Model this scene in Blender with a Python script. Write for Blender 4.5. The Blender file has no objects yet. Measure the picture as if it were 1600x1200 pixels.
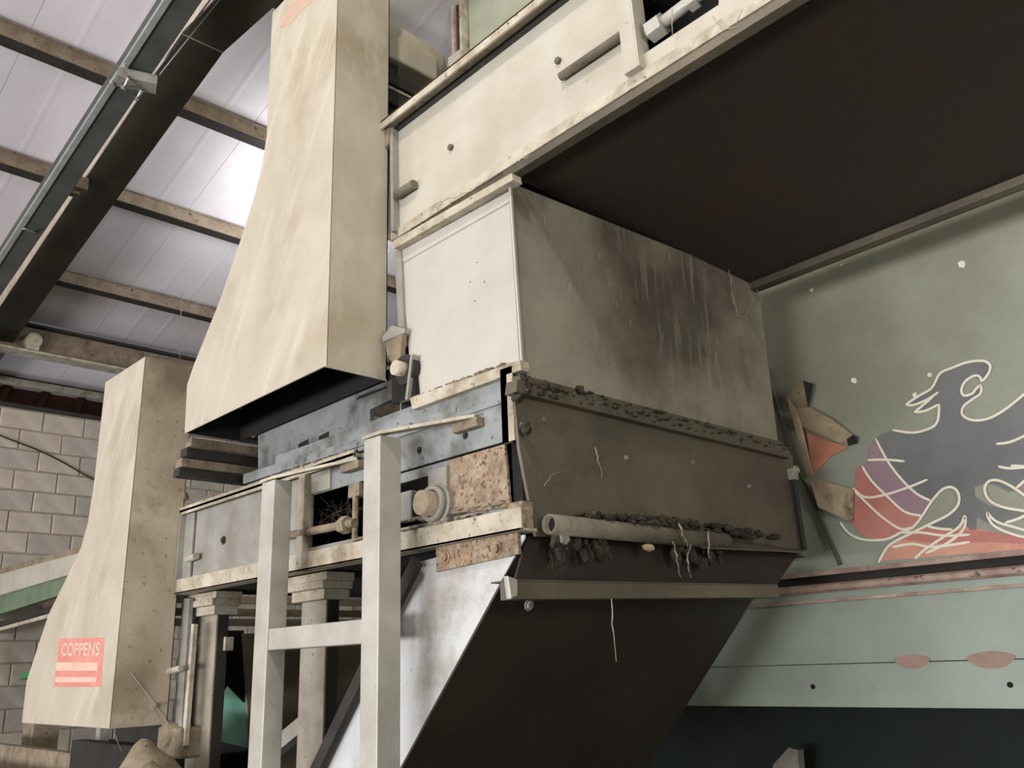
import bpy, bmesh, math, random
import numpy as np
from mathutils import Vector, Matrix
random.seed(7)
C = bpy.context.scene.collection
SC = bpy.context.scene

# ------------------------------------------------------------------ camera
FPX = 1366.115
YAW, PIT, ROL = map(math.radians, (135.66406561, 17.65952777, 2.16728873))
_f = np.array([math.cos(PIT)*math.cos(YAW), math.cos(PIT)*math.sin(YAW), math.sin(PIT)])
_r = np.array([math.sin(YAW), -math.cos(YAW), 0.0]); _d = np.cross(_f, _r)
_c, _s = math.cos(ROL), math.sin(ROL)
RX, RD = _c*_r+_s*_d, -_s*_r+_c*_d
CAM = np.array([0, 0, 1.6])
cd = bpy.data.cameras.new('camera'); cam = bpy.data.objects.new('camera', cd); C.objects.link(cam)
cd.sensor_width = 36; cd.lens = FPX/1600*36; cd.clip_start = 0.05; cd.clip_end = 100
M = Matrix.Identity(4)
for i, v in enumerate((RX, -RD, -_f)):
    for j in range(3): M[j][i] = v[j]
for j in range(3): M[j][3] = CAM[j]
cam.matrix_world = M; SC.camera = cam

def at(px, py, ax, val):
    """the world point where the sight line of photo pixel (px,py) meets the plane axis=val"""
    d = RX*((px-800)/FPX)+RD*((py-600)/FPX)+_f
    t = (val-CAM[ax])/d[ax]
    return Vector(CAM+t*d)

# ------------------------------------------------------------------ world, light, exposure
w = bpy.data.worlds.new('world'); SC.world = w; w.use_nodes = True
w.node_tree.nodes['Background'].inputs[0].default_value = (0.86, 0.92, 1.0, 1)
w.node_tree.nodes['Background'].inputs[1].default_value = 0.9
SC.view_settings.view_transform = 'Standard'; SC.view_settings.look = 'None'
SC.view_settings.gamma = 1; SC.view_settings.use_curve_mapping = False
SC.view_settings.exposure = 0.24

def area(name, loc, target, sx, sy, power, col):
    l = bpy.data.lights.new(name, 'AREA'); l.shape = 'RECTANGLE'; l.size = sx; l.size_y = sy
    l.energy = power; l.color = col
    o = bpy.data.objects.new(name, l); C.objects.link(o); o.location = loc
    o.rotation_euler = (Vector(target)-Vector(loc)).to_track_quat('-Z', 'Y').to_euler()
    return o
area('doorway_daylight', (-2.5, -6.8, 2.6), (-2.5, 0, 3.1), 9, 3.8, 90, (1.0, 0.98, 0.95))
area('ceiling_fill_uplight', (-3.5, -6.9, 0.8), (-5.0, 2.0, 6.0), 9, 1.2, 760, (0.97, 0.96, 1.0))  # added uplight that brightens the ceiling
area('side_fill_light', (6.5, -1.0, 1.9), (0, 1.5, 2.2), 5, 3.0, 75, (1.0, 0.95, 0.88))  # added fill from the unseen right side, lifts the end faces
area('high_bay_lamp', (-0.2, -1.2, 6.6), (-2.0, 2.0, 2.6), 0.3, 0.3, 105, (1.0, 0.93, 0.82))
area('roof_strip_lamp', (-6.2, 4.0, 5.3), (-6.8, 3.9, 6.4), 0.3, 1.2, 42, (0.95, 0.96, 1.0))
area('wall_top_fill', (-2.9, 2.9, 6.1), (-3.9, 3.8, 6.4), 0.3, 0.3, 7, (1.0, 0.97, 0.85))  # added fill that brightens the top of the green wall
area('wall_fill_light', (2.6, 1.3, 2.5), (-1.2, 3.6, 2.5), 0.7, 0.7, 27, (1.0, 0.96, 0.88))  # added unseen fill for the green wall and the end panel

# ------------------------------------------------------------------ materials
def lin(c):
    return tuple(((v/255)/12.92 if v/255 <= .04045 else ((v/255+.055)/1.055)**2.4) for v in c)+(1,)

def mat(name, c1, c2, scale=3.0, speck=None, sscale=40, samt=0.62, rough=0.75, metal=0.0, bump=0.15,
        streak=None, c3=None, c3scale=1.2, c3amt=0.55, soft=0.16, diag=None, rust=None):
    m = bpy.data.materials.new(name); m.use_nodes = True
    nt = m.node_tree; N = nt.nodes; L = nt.links; b = N['Principled BSDF']
    b.inputs['Roughness'].default_value = rough; b.inputs['Metallic'].default_value = metal
    tc = N.new('ShaderNodeTexCoord'); src = tc.outputs['Object']
    def noise(sc, det=6, vec=None, ro=.6):
        n = N.new('ShaderNodeTexNoise'); n.inputs['Scale'].default_value = sc
        n.inputs['Detail'].default_value = det; n.inputs['Roughness'].default_value = ro
        L.new(vec or src, n.inputs['Vector']); return n.outputs['Fac']
    def ramp(fac, a, bb):
        r = N.new('ShaderNodeMapRange'); r.inputs[1].default_value = a; r.inputs[2].default_value = bb
        L.new(fac, r.inputs[0]); return r.outputs[0]
    def mix(f, a, bb):
        x = N.new('ShaderNodeMix'); x.data_type = 'RGBA'; L.new(f, x.inputs[0])
        for k, v in ((6, a), (7, bb)):
            if isinstance(v, tuple): x.inputs[k].default_value = v
            else: L.new(v, x.inputs[k])
        return x.outputs[2]
    col = mix(ramp(noise(scale), .35, .65), lin(c1), lin(c2))
    if c3: col = mix(ramp(noise(c3scale, 8), c3amt, c3amt+soft), col, lin(c3))
    if streak:
        mp = N.new('ShaderNodeMapping'); mp.inputs['Scale'].default_value = (14, 14, 1.2); L.new(src, mp.inputs[0])
        col = mix(ramp(noise(2.2, 5, mp.outputs[0]), .55, .8), col, lin(streak))
    if diag:
        mp = N.new('ShaderNodeMapping'); mp.inputs['Rotation'].default_value = (0, math.radians(-28), 0); mp.inputs['Scale'].default_value = (1, 1, 1)
        L.new(src, mp.inputs[0]); m2 = N.new('ShaderNodeMapping'); m2.inputs['Scale'].default_value = (9, 9, 1.3); L.new(mp.outputs[0], m2.inputs[0])
        col = mix(ramp(noise(1.3, 4, m2.outputs[0]), .5, .72), col, lin(diag))
    if rust:
        col = mix(ramp(noise(2.6, 10, None, .72), .53, .66), col, lin(rust))
    if speck:
        col = mix(ramp(noise(sscale, 3), samt, samt+.11), col, lin(speck))
    L.new(col, b.inputs['Base Color'])
    if bump:
        bn = N.new('ShaderNodeBump'); bn.inputs['Strength'].default_value = bump; bn.inputs['Distance'].default_value = .004
        L.new(noise(55, 4), bn.inputs['Height']); L.new(bn.outputs[0], b.inputs['Normal'])
    return m

cream = mat('cream_paint', (184, 176, 158), (172, 162, 142), 3.0, (140, 126, 102), 40, .70, .6, 0, .2, c3=(158, 143, 116), c3scale=1.9, c3amt=.50, soft=.2, diag=(191, 182, 162))
creamd = mat('grimed_cream_paint', (186, 175, 154), (164, 151, 128), 3.5, (110, 98, 80), 34, .64, .7, 0, .4, c3=(128, 114, 94), c3scale=1.5, c3amt=.5, soft=.12, rust=(150, 136, 114))
cream_lt = mat('pale_grey_paint', (188, 183, 168), (170, 163, 146), 3, (118, 108, 92), 38, .68, .5, 0, .2)
chutem = mat('pale_chute_paint', (188, 184, 173), (172, 167, 154), 2, (125, 118, 106), 50, .72, .45, 0, .15)
chuted = mat('stained_chute_paint', (204, 206, 204), (184, 184, 180), 2.5, (90, 82, 70), 44, .68, .5, 0, .3, c3=(150, 142, 128), c3scale=2.2, c3amt=.5, soft=.14, rust=(140, 132, 116))
edge_lt = mat('dusty_pale_edge', (192, 184, 166), (158, 146, 124), 10, (86, 74, 58), 45, .62, .8, 0, .6, c3=(126, 112, 90), c3scale=6, c3amt=.55)
endm = mat('grimy_end_panel', (166, 158, 141), (136, 128, 111), 1.8, (164, 158, 144), 60, .74, .5, 0.1, .4, streak=(158, 150, 134), c3=(92, 84, 72), c3scale=1.1, c3amt=.5, soft=.15)
headm = mat('grimy_head_panel', (102, 94, 78), (70, 64, 52), 2.0, (118, 110, 96), 70, .74, .5, .1, .6, c3=(132, 120, 100), c3scale=1.0, c3amt=.50, soft=.2)
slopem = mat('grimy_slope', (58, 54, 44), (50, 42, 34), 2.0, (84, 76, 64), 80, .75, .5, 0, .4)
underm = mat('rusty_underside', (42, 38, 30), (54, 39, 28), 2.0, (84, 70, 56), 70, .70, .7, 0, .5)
bluem = mat('blue_grey_paint', (146, 150, 148), (118, 122, 119), 5, (50, 45, 38), 34, .62, .6, 0, .4, c3=(92, 87, 77), c3scale=5, c3amt=.5, soft=.18)
greym = mat('dusty_grey_paint', (156, 154, 146), (128, 122, 110), 4, (80, 72, 62), 34, .66, .7, 0, .4)
rustm = mat('flaking_rust', (166, 150, 126), (116, 98, 78), 26, (86, 64, 50), 70, .55, .9, 0, 1.0, c3=(150, 122, 96), c3scale=12, c3amt=.5)
sooty_shaded = mat('sooty_shaded_blue_paint', (132, 136, 132), (92, 94, 90), 3, (48, 44, 38), 30, .64, .8, 0, .5, c3=(58, 54, 48), c3scale=3, c3amt=.5, soft=.15)  # blue-grey darkened for soot and for the shade under the guard
galv = mat('galvanised_steel', (186, 182, 172), (166, 161, 150), 7, (132, 125, 112), 50, .70, .45, .15, .2)
darkm = mat('dark_steel', (52, 47, 40), (36, 33, 29), 6, (96, 88, 74), 50, .7, .8, 0, .5)
legm = mat('leg_steel', (158, 150, 134), (126, 118, 102), 6, (84, 74, 60), 30, .62, .8, 0, .5)
sheetm = mat('dusty_board', (176, 162, 138), (146, 132, 110), 3, None, rough=.9, bump=.3, c3=(136, 124, 104), c3scale=4, c3amt=.55)
pipem = mat('dusty_pipe', (120, 111, 94), (92, 84, 70), 8, (60, 54, 44), 50, .62, .8, 0, .6)
blackm = mat('dark_interior', (26, 24, 22), (18, 17, 15), 4, None, rough=.95, bump=0)
dustm = mat('dusty_brown', (150, 136, 114), (116, 102, 82), 9, (70, 60, 48), 40, .62, .95, 0, 1.0)
dirtm = mat('dark_dirt', (70, 62, 50), (46, 40, 33), 30, (120, 108, 88), 80, .6, 1, 0, 1.0)
webm = mat('pale_strand', (168, 158, 138), (120, 110, 92), 20, None, rough=.9, bump=0)
roofm = mat('white_roof_sheet', (222, 216, 218), (208, 202, 204), 1.2, None, rough=.5, bump=.05)
purm = mat('dusty_purlin', (146, 130, 110), (112, 98, 82), 7, (76, 66, 54), 26, .6, .9, 0, .6)
rafm = mat('brown_rafter', (66, 60, 46), (52, 47, 36), 3, None, rough=.7, bump=.2)
rafs = mat('lit_rafter_side', (204, 190, 172), (176, 160, 142), 8, (110, 96, 80), 30, .66, .8, 0, .3)  # paler than the flange, light on the side put into the colour
slate = mat('slate_grey_beam', (84, 86, 82), (70, 72, 68), 4, None, rough=.6, bump=.1)
stripe = mat('light_grey_lip', (160, 163, 158), (140, 142, 137), 8, None, rough=.6, bump=.1)
chrome = mat('bright_steel', (230, 230, 230), (200, 200, 200), 5, None, rough=.2, metal=.9, bump=0)
blockm = [mat('concrete_block_%s' % n, a, b, 5, (206, 194, 176), 9, .66, .95, 0, .8) for n, a, b in
          (('warm', (200, 188, 172), (180, 168, 152)), ('cool', (190, 182, 168), (170, 162, 150)), ('pale', (206, 194, 178), (184, 172, 156)))]
mortar = mat('mortar', (164, 152, 138), (144, 134, 120), 8, None, rough=1, bump=.3)
rustclad = mat('rusty_cladding', (84, 52, 36), (58, 38, 28), 4, None, rough=.9, bump=.4)
greenw = mat('green_sheet_paint', (166, 167, 148), (142, 142, 122), 1.6, (206, 202, 184), 16, .78, .45, 0, .25, c3=(152, 166, 150), c3scale=1.1, c3amt=.48, soft=.3)
greenl = mat('pale_green_sheet_paint', (158, 168, 152), (138, 146, 130), 1.6, (190, 192, 176), 16, .78, .5, 0, .25, c3=(146, 170, 160), c3scale=.9, c3amt=.45, soft=.3)
greend = mat('shaded_green_paint', (24, 36, 27), (17, 26, 19), 3, None, rough=.8, bump=.2)  # green darkened, shade of the void below the wall put into the colour
greenb = mat('mid_green_paint', (112, 130, 104), (94, 112, 86), 5, None, rough=.6, bump=.1)
greens = mat('bright_green_paint', (44, 128, 72), (34, 104, 58), 5, None, rough=.5, bump=.1)
teal = mat('teal_sheet', (120, 176, 152), (96, 150, 130), 5, None, rough=.6, bump=.1)
railp = mat('reddish_rail', (192, 168, 150), (150, 120, 108), 8, (70, 48, 42), 26, .62, .7, 0, .3)
tanm = mat('tan_torn_sheet', (184, 164, 132), (146, 128, 102), 8, (84, 68, 50), 30, .64, .8, 0, .4)
orangem = mat('orange_primer', (206, 142, 112), (180, 116, 90), 7, None, rough=.8, bump=.2)
pinkp = mat('pink_patch', (168, 138, 124), (146, 124, 110), 12, None, rough=.8, bump=.1)
m_grey = mat('mural_grey', (126, 126, 122), (104, 106, 104), 2.5, None, rough=.55, bump=.1)
m_purp = mat('mural_mauve', (170, 138, 144), (148, 124, 132), 3, None, rough=.55, bump=.1)
m_red = mat('mural_red', (206, 138, 122), (188, 116, 104), 4, None, rough=.55, bump=.1)
m_flame = mat('mural_orange', (222, 166, 140), (204, 138, 116), 6, None, rough=.55, bump=.1)
m_white = mat('mural_white_line', (250, 244, 222), (240, 230, 204), 12, None, rough=.6, bump=0)
stk_red = mat('faded_red_vinyl', (206, 122, 112), (212, 146, 128), 9, None, rough=.5, bump=0)
stk_pink = mat('pale_pink_print', (222, 192, 172), (214, 172, 152), 9, None, rough=.5, bump=0)
floorm = mat('dark_concrete', (82, 78, 70), (62, 58, 52), 1.5, None, rough=.95, bump=.3)
hallm = mat('plain_hall_wall', (150, 144, 132), (130, 124, 114), 1.0, None, rough=.95, bump=.1)
rubber = mat('black_rubber', (40, 38, 36), (30, 28, 27), 5, None, rough=.8, bump=.2)

# ------------------------------------------------------------------ mesh helpers
class MB:
    def __init__(s): s.v = []; s.f = []
    def add(s, vs, fs):
        n = len(s.v); s.v += [tuple(v) for v in vs]; s.f += [tuple(i+n for i in f) for f in fs]; return s
    def box(s, x0, x1, y0, y1, z0, z1):
        return s.add([(x, y, z) for z in (z0, z1) for y in (y0, y1) for x in (x0, x1)],
                     [(0, 2, 3, 1), (4, 5, 7, 6), (0, 1, 5, 4), (2, 6, 7, 3), (0, 4, 6, 2), (1, 3, 7, 5)])
    def prism(s, pts, ext):
        ext = Vector(ext); pts = [Vector(p) for p in pts]; n = len(pts)
        nrm = Vector((0, 0, 0))
        for i in range(n): nrm += pts[i].cross(pts[(i+1) % n])
        if nrm.dot(ext) > 0: pts.reverse()
        fs = [tuple(range(n)), tuple(range(2*n-1, n-1, -1))]
        for i in range(n): j = (i+1) % n; fs.append((j, i, n+i, n+j))
        return s.add(pts+[p+ext for p in pts], fs)
    def bar(s, p0, p1, w, h, up=(0, 0, 1)):
        p0, p1 = Vector(p0), Vector(p1); d = (p1-p0).normalized(); up = Vector(up)
        a = d.cross(up).normalized()*w/2; b = a.cross(d).normalized()*h/2
        return s.prism([p0+a+b, p0-a+b, p0-a-b, p0+a-b], p1-p0)
    def tube(s, pts, r, n=8, cap=True):
        pts = [Vector(p) for p in pts]; rs = r if isinstance(r, (list, tuple)) else [r]*len(pts)
        vs = []; fs = []; ref = None
        for i, p in enumerate(pts):
            d = (pts[min(i+1, len(pts)-1)]-pts[max(i-1, 0)]).normalized()
            if ref is None: ref = d.orthogonal().normalized()
            ref = (ref-d*ref.dot(d)).normalized(); b = d.cross(ref)
            for k in range(n):
                t = 2*math.pi*k/n; vs.append(p+(ref*math.cos(t)+b*math.sin(t))*rs[i])
        for i in range(len(pts)-1):
            for k in range(n):
                j = (k+1) % n; fs.append((i*n+k, i*n+j, (i+1)*n+j, (i+1)*n+k))
        if cap: fs += [tuple(range(n-1, -1, -1)), tuple(range((len(pts)-1)*n, len(pts)*n))]
        return s.add(vs, fs)
    def pipe(s, p0, p1, r, ri, n=16):
        p0, p1 = Vector(p0), Vector(p1); d = (p1-p0).normalized(); a = d.orthogonal().normalized(); b = d.cross(a); vs = []
        for p, q in ((p0, r), (p1, r), (p1, ri), (p0, ri)):
            for k in range(n):
                t = 2*math.pi*k/n; vs.append(p+(a*math.cos(t)+b*math.sin(t))*q)
        return s.add(vs, [(i*n+k, i*n+(k+1) % n, ((i+1) % 4)*n+(k+1) % n, ((i+1) % 4)*n+k) for i in range(4) for k in range(n)])
    def blob(s, c, r, seed=0, sq=(1, 1, 1)):
        bm = bmesh.new(); bmesh.ops.create_icosphere(bm, subdivisions=1, radius=1)
        rnd = random.Random(seed); vs = []
        for v in bm.verts:
            k = r*(.65+.6*rnd.random()); vs.append((c[0]+v.co.x*k*sq[0], c[1]+v.co.y*k*sq[1], c[2]+v.co.z*k*sq[2]))
        fs = [tuple(v.index for v in f.verts) for f in bm.faces]; bm.free(); return s.add(vs, fs)
    def hexa(s, c, d, r, h, n=6):
        c = Vector(c); d = Vector(d).normalized(); return s.tube([c, c+d*h], r, n)

def link(name, me, m, parent=None, loc=(0, 0, 0), bevel=0):
    o = bpy.data.objects.new(name, me); C.objects.link(o)
    if m and not me.materials: me.materials.append(m)
    if parent: o.parent = parent
    o.location = loc
    if bevel:
        b = o.modifiers.new('bevel', 'BEVEL'); b.width = bevel; b.segments = 2; b.limit_method = 'ANGLE'; b.angle_limit = .7
    return o

def wloc(o):
    v = Vector((0, 0, 0))
    while o: v += o.location; o = o.parent
    return v

def part(name, mb, m, parent=None, bevel=0, smooth=False, label=None):
    """link a mesh given in world coordinates; its origin goes to the parent's origin"""
    off = wloc(parent) if parent else Vector((0, 0, 0))
    me = bpy.data.meshes.new(name)
    me.from_pydata([tuple(Vector(v)-off) for v in mb.v], [], mb.f)
    bm = bmesh.new(); bm.from_mesh(me); bmesh.ops.recalc_face_normals(bm, faces=bm.faces); bm.to_mesh(me); bm.free()
    if smooth:
        for p in me.polygons: p.use_smooth = len(p.vertices) == 4
    o = link(name, me, m, parent, bevel=bevel)
    if label: o['label'] = label
    return o

def thing(name, label, cat, loc, group=None):
    o = bpy.data.objects.new(name, None); C.objects.link(o); o.location = loc; o.empty_display_size = .1
    o['label'] = label; o['category'] = cat
    if group: o['group'] = group
    return o
def tag(o, label, cat, group=None):
    o['label'] = label; o['category'] = cat
    if group: o['group'] = group
    return o
def struct(o): o['kind'] = 'structure'; return o
def pt(pxs, ax, val): return [at(x, y, ax, val) for x, y in pxs]

def bolt(parent, pos, d=(0, -1, 0), r=.011, m=None):
    return part('bolt', MB().hexa(pos, d, r, r*.9).hexa(pos, d, r*1.5, r*.25, 10), m or greym, parent)

Y0, Y1, X0 = 1.81, 3.30, -1.82

# ================================================================== SETTING
struct(part('floor', MB().box(-11.5, 8, -8, 9, -.1, 0), floorm))
RB, RZ = 0.25, 5.25                                   # roof pitch along x, height at x=-10
def roofz(x): return RZ+RB*(x+10)
ceil = struct(part('ceiling', MB().prism([(-11.3, -8, roofz(-11.3)+.03), (8, -8, roofz(8)+.03), (8, -8, roofz(8)+.1), (-11.3, -8, roofz(-11.3)+.1)], (0, 17, 0)), roofm))
ys = [-1.6+.9*k for k in range(10)]
for y in ys:                                          # roof sheets seen between the purlins
    mb = MB()
    prof = [(.0015, 0), (.29, 0), (.31, -.002), (.33, -.002), (.35, 0), (.59, 0), (.61, -.002), (.63, -.002), (.65, 0), (.8985, 0)]
    a = [(-11.2, y+.15+p, roofz(-11.2)+q) for p, q in prof]
    a += [(-11.2, y+.15+.8985, roofz(-11.2)+.022), (-11.2, y+.15+.0015, roofz(-11.2)+.022)]
    mb.prism(a, (9.2, 0, 9.2*RB)); part('roof_panel', mb, roofm, ceil)
# walls of the hall beyond the frame
struct(part('wall_far', MB().box(-11.5, 8, 8.8, 9, 0, 8.9), hallm))
struct(part('wall_near', MB().box(7.8, 8, -8, -3.8, 0, 8.9).box(7.8, 8, 1.8, 9, 0, 8.9).box(7.8, 8, -3.8, 1.8, 4, 8.9), hallm))
struct(part('wall_left', MB().box(-11.5, -7.2, -8.0, -7.8, 0, 6).box(2.2, 8, -8, -7.8, 0, 8.9).box(-7.2, 2.2, -8, -7.8, 4.8, 7.6), hallm))

# block wall, every block a piece of its own
XB = -10.0; PZ, PY = .215, .42
bw = part('wall_back', MB().box(XB-.22, XB-.012, -7.8, 8.8, 0, 4.36), mortar); struct(bw)
bmeshes = []
for k in range(6):
    rnd = random.Random(k); mb = MB()
    j = lambda: rnd.uniform(-.003, .003)
    b = .006; hy, hz = PY/2-.006, PZ/2-.006; fr = []
    for (sy, sz) in ((-1, -1), (1, -1), (1, 1), (-1, 1)):
        fr.append((0.012+j(), sy*(hy-b)+j(), sz*(hz-b)+j()))
    bk = [(0, sy*hy, sz*hz) for sy, sz in ((-1, -1), (1, -1), (1, 1), (-1, 1))]; bb = [(-.014, p[1], p[2]) for p in bk]
    mb.add(fr+bk+bb, [(0, 1, 2, 3)]+[(i, 4+i, 4+(i+1) % 4, (i+1) % 4) for i in range(4)]+[(4+i, 8+i, 8+(i+1) % 4, 4+(i+1) % 4) for i in range(4)])
    me = bpy.data.meshes.new('concrete_block'); me.from_pydata(mb.v, [], mb.f); me.materials.append(blockm[k % 3]); bmeshes.append(me)
rnd = random.Random(3); top = 3.92+2*PZ; r = 0; z = top-PZ/2
while z > .6 and r < 17:
    y = 2.70-PY*5-(PY/2 if r % 2 else 0)+PY/2
    while y < 6.6:
        if z-PZ/2 > .62:
            o = link('concrete_block', rnd.choice(bmeshes), None, bw, (XB-.012+rnd.uniform(-.003, .004), y, z))
        y += PY
    z -= PZ; r += 1
# rusty cladding above the block wall, out at the eave
cl = part('trim_1', MB().box(-11.35, -11.3, -2, 8, 4.0, 5.0), rustclad); struct(cl)
for k in range(22):
    part('cladding_rib', MB().prism([(-11.3, -1.9+.42*k, 4), (-11.3, -1.78+.42*k, 4), (-11.22, -1.81+.42*k, 4), (-11.22, -1.87+.42*k, 4)], (0, .25, .98)), rustclad, cl)
part('wall_plate', MB().box(-10.25, -9.98, -2, 8, 4.36, 4.40), darkm, bw)

# ---- purlins
for i, x in enumerate((-8.84, -7.50, -6.25, -4.95, -3.65)):
    z = roofz(x)
    lab = ['dusty brown purlin just above the eave beam, behind the big cream drive guard', 'dusty brown roof purlin, second up from the eave beam', 'dusty brown roof purlin crossing the top left corner, third up from the eave beam',
           'dusty brown roof purlin high up, fourth from the eave beam', 'dusty brown roof purlin nearest overhead'][i]
    p = thing('roof_purlin', lab, 'purlin', (x, -1.5, z), 'roof purlins')
    part('purlin_web', MB().prism([(x+.03, -1.5, z-.012), (x+.036, -1.5, z-.15), (x+.024, -1.5, z-.15), (x+.018, -1.5, z-.012)], (0, 9.4, 0)), purm, p)
    part('lower_flange', MB().box(x-.085, x+.036, -1.5, 7.9, z-.158, z-.150), darkm, p)  # dark colour puts the underside's shade into the flange
    part('upper_flange', MB().box(x-.02, x+.05, -1.5, 7.9, z-.030, z-.022), purm, p)
# ---- eave beam and gutter pipe
x = -9.8
eb = thing('eave_beam', 'thick dusty eave beam with cream lower flange above the block wall', 'beam', (x, -1.5, 5.0))
part('web', MB().box(x-.01, x+.01, -1.5, 7.9, 4.92, 5.22), purm, eb)
part('lower_flange', MB().box(x-.10, x+.10, -1.5, 7.9, 4.90, 4.925), edge_lt, eb)
part('upper_flange', MB().box(x-.09, x+.09, -1.5, 7.9, 5.20, 5.225), darkm, eb)
part('hanger_bracket', MB().tube([(x+.02, 2.42, 5.03), (x+.13, 2.42, 5.03)], .08, 16).box(x, x+.12, 2.36, 2.48, 4.93, 5.0), edge_lt, eb)
gp = thing('eave_pipe', 'long pale pipe running along the eave under the roof edge', 'pipe', (-10.95, 0, 5.0))
part('pipe_run', MB().tube([(-10.95, -1.5, 4.93), (-10.95, 7.9, 4.93)], .045, 10), edge_lt, gp, smooth=True)
part('bearer', MB().box(-11.1, -10.98, -1.5, 7.9, 4.95, 5.0), darkm, gp)
cb = MB().tube([(-9.98, 1.9+.15*k, 4.20-.055*k-.02*math.sin(k*.8)) for k in range(14)], .008, 5)
tag(part('slack_cable', cb, darkm), 'thin dark cable drooping across the top courses of the block wall', 'cable')

# ---- brown rafter (cranked) and slate beam
rf = thing('roof_rafter', 'broad dark brown cranked rafter crossing the upper left', 'rafter', (-10, 2.1, 4.95))
line = [(-11.0, 4.76), (-5.15, 5.862), (-4.4, 5.78), (-3.4, 5.72), (2, 5.72)]
mb = MB(); ms = MB()
for (xa, za), (xb, zb) in zip(line, line[1:]):
    mb.prism([(xa, 1.95, za), (xa, 2.25, za), (xa, 2.25, za+.02), (xa, 1.95, za+.02)], (xb-xa, 0, zb-za))
    ms.prism([(xa, 1.953, za+.02), (xa, 1.97, za+.02), (xa, 1.97, za+.22), (xa, 1.953, za+.22)], (xb-xa, 0, zb-za))
part('lower_flange', mb, rafm, rf); part('web', ms, rafs, rf)
mb = MB()
for (xa, za), (xb, zb) in zip(line, line[1:]):
    mb.prism([(xa, 1.95, za+.22), (xa, 2.25, za+.22), (xa, 2.25, za+.235), (xa, 1.95, za+.235)], (xb-xa, 0, zb-za))
part('upper_flange', mb, rafs, rf)
part('splice_weld', MB().tube([(-5.15, 1.95, 5.86), (-5.15, 2.25, 5.86)], .006, 6), stripe, rf)
part('loose_cable', MB().tube([at(x, y, 1, 2.26) for x, y in ((190, 285), (200, 283), (210, 272), (218, 258), (221, 247), (222, 238))], .008, 6), darkm, rf)

def bz(x): return 5.30+.16*(x+6.06)
sb = thing('slate_beam', 'slate grey steel beam with light lip, left of the brown rafter', 'beam', (-10, 1.7, bz(-10)))
part('beam_body', MB().prism([(-11, 1.60, bz(-11)), (-11, 1.775, bz(-11)), (-11, 1.775, bz(-11)+.13), (-11, 1.60, bz(-11)+.13)], (13, 0, 13*.16)), slate, sb)
part('lip', MB().prism([(-11, 1.588, bz(-11)-.012), (-11, 1.625, bz(-11)-.012), (-11, 1.625, bz(-11)+.02), (-11, 1.588, bz(-11)+.02)], (13, 0, 13*.16)), stripe, sb)
part('joint_strap', MB().bar(at(38, 352, 1, 1.6)+Vector((0, 0, -.03)), at(60, 362, 1, 1.76)+Vector((0, 0, -.02)), .02, .01), stripe, sb)
cp = at(207, 122, 1, 1.68); cp.z = bz(cp.x)-.05
ck = thing('beam_clamp', 'small beam clamp with shiny shackles under the slate grey beam', 'clamp', cp)
part('clamp_block', MB().bar(cp+Vector((-.02, -.09, .01)), cp+Vector((.06, .14, .01)), .12, .07), greym, ck)
part('shackle', MB().tube([cp+Vector((.02+.05*math.cos(t), -.05, -.02-.06*math.sin(t))) for t in [i*math.pi/7 for i in range(8)]], .013, 8), chrome, ck, smooth=True)
part('shackle', MB().tube([cp+Vector((-.04+.045*math.cos(t), .06, -.03-.05*math.sin(t))) for t in [i*math.pi/7 for i in range(8)]], .013, 8), chrome, ck, smooth=True)
for dx in (-.12, .1): part('bolt', MB().hexa(cp+Vector((dx, -.09, .03)), (0, 0, -1), .016, .03), stripe, ck)
part('hanger_wire', MB().tube([cp+Vector((.1, .1, .05)), cp+Vector((1.1, .22, .42))], .005, 5).tube([cp+Vector((.12, .13, .05)), cp+Vector((1.15, .27, .42))], .005, 5), stripe, ck)
lp = at(116, 282, 1, 1.86)
tag(part('beam_lug', MB().box(lp.x-.08, lp.x+.04, lp.y-.02, lp.y+.1, lp.z-.07, lp.z+.04).box(lp.x-.1, lp.x-.02, lp.y-.02, lp.y+.06, lp.z-.1, lp.z-.05), purm, bevel=.006), 'small brown lug bolted on the rafter edge, below the clamp', 'lug')

# ================================================================== GREEN WALL
YG = 3.8
gw = struct(part('wall_right', MB().prism([(-4.22, YG, 1.93), (3.2, YG, 1.93), (3.2, YG, 8.3), (-4.22, YG, 6.66)], (0, .06, 0)), greenw))
part('recess_strip', MB().box(-4.22, 3.2, YG+.03, YG+.06, 1.87, 1.935), darkm, gw)
part('upper_lip', MB().box(-4.22, 3.2, YG-.03, YG+.01, 1.922, 1.942), railp, gw)
part('rail', MB().prism([(-4.22, YG+.04, 1.848), (-4.22, YG-.03, 1.848), (-4.22, YG-.045, 1.858), (-4.22, YG-.045, 1.876), (-4.22, YG-.03, 1.886), (-4.22, YG+.04, 1.886)], (7.42, 0, 0)), railp, gw, bevel=.003)
part('rail_shelf', MB().box(-4.22, 3.2, YG-.012, YG+.05, 1.818, 1.848), greenl, gw)
part('lower_ledge', MB().box(-4.22, 3.2, YG-.024, YG+.05, 1.805, 1.818), railp, gw)
SZ = at(1350, 1037, 1, YG).z; BZ = at(1350, 1105, 1, YG).z
part('lower_panel', MB().box(-4.22, 3.2, YG, YG+.05, SZ+.004, 1.806), greenl, gw)
part('skirt_panel', MB().box(-4.22, 3.2, YG-.004, YG+.05, BZ, SZ), greenl, gw)
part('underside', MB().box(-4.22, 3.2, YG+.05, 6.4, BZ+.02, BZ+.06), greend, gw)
part('recess_shade_panel', MB().box(-4.3, 3.2, 4.55, 4.6, 0, BZ+.02), greend, gw)
part('end_wall', MB().box(-4.22, -4.17, YG+.06, 6.4, BZ, 6.6), greenw, gw)
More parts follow.
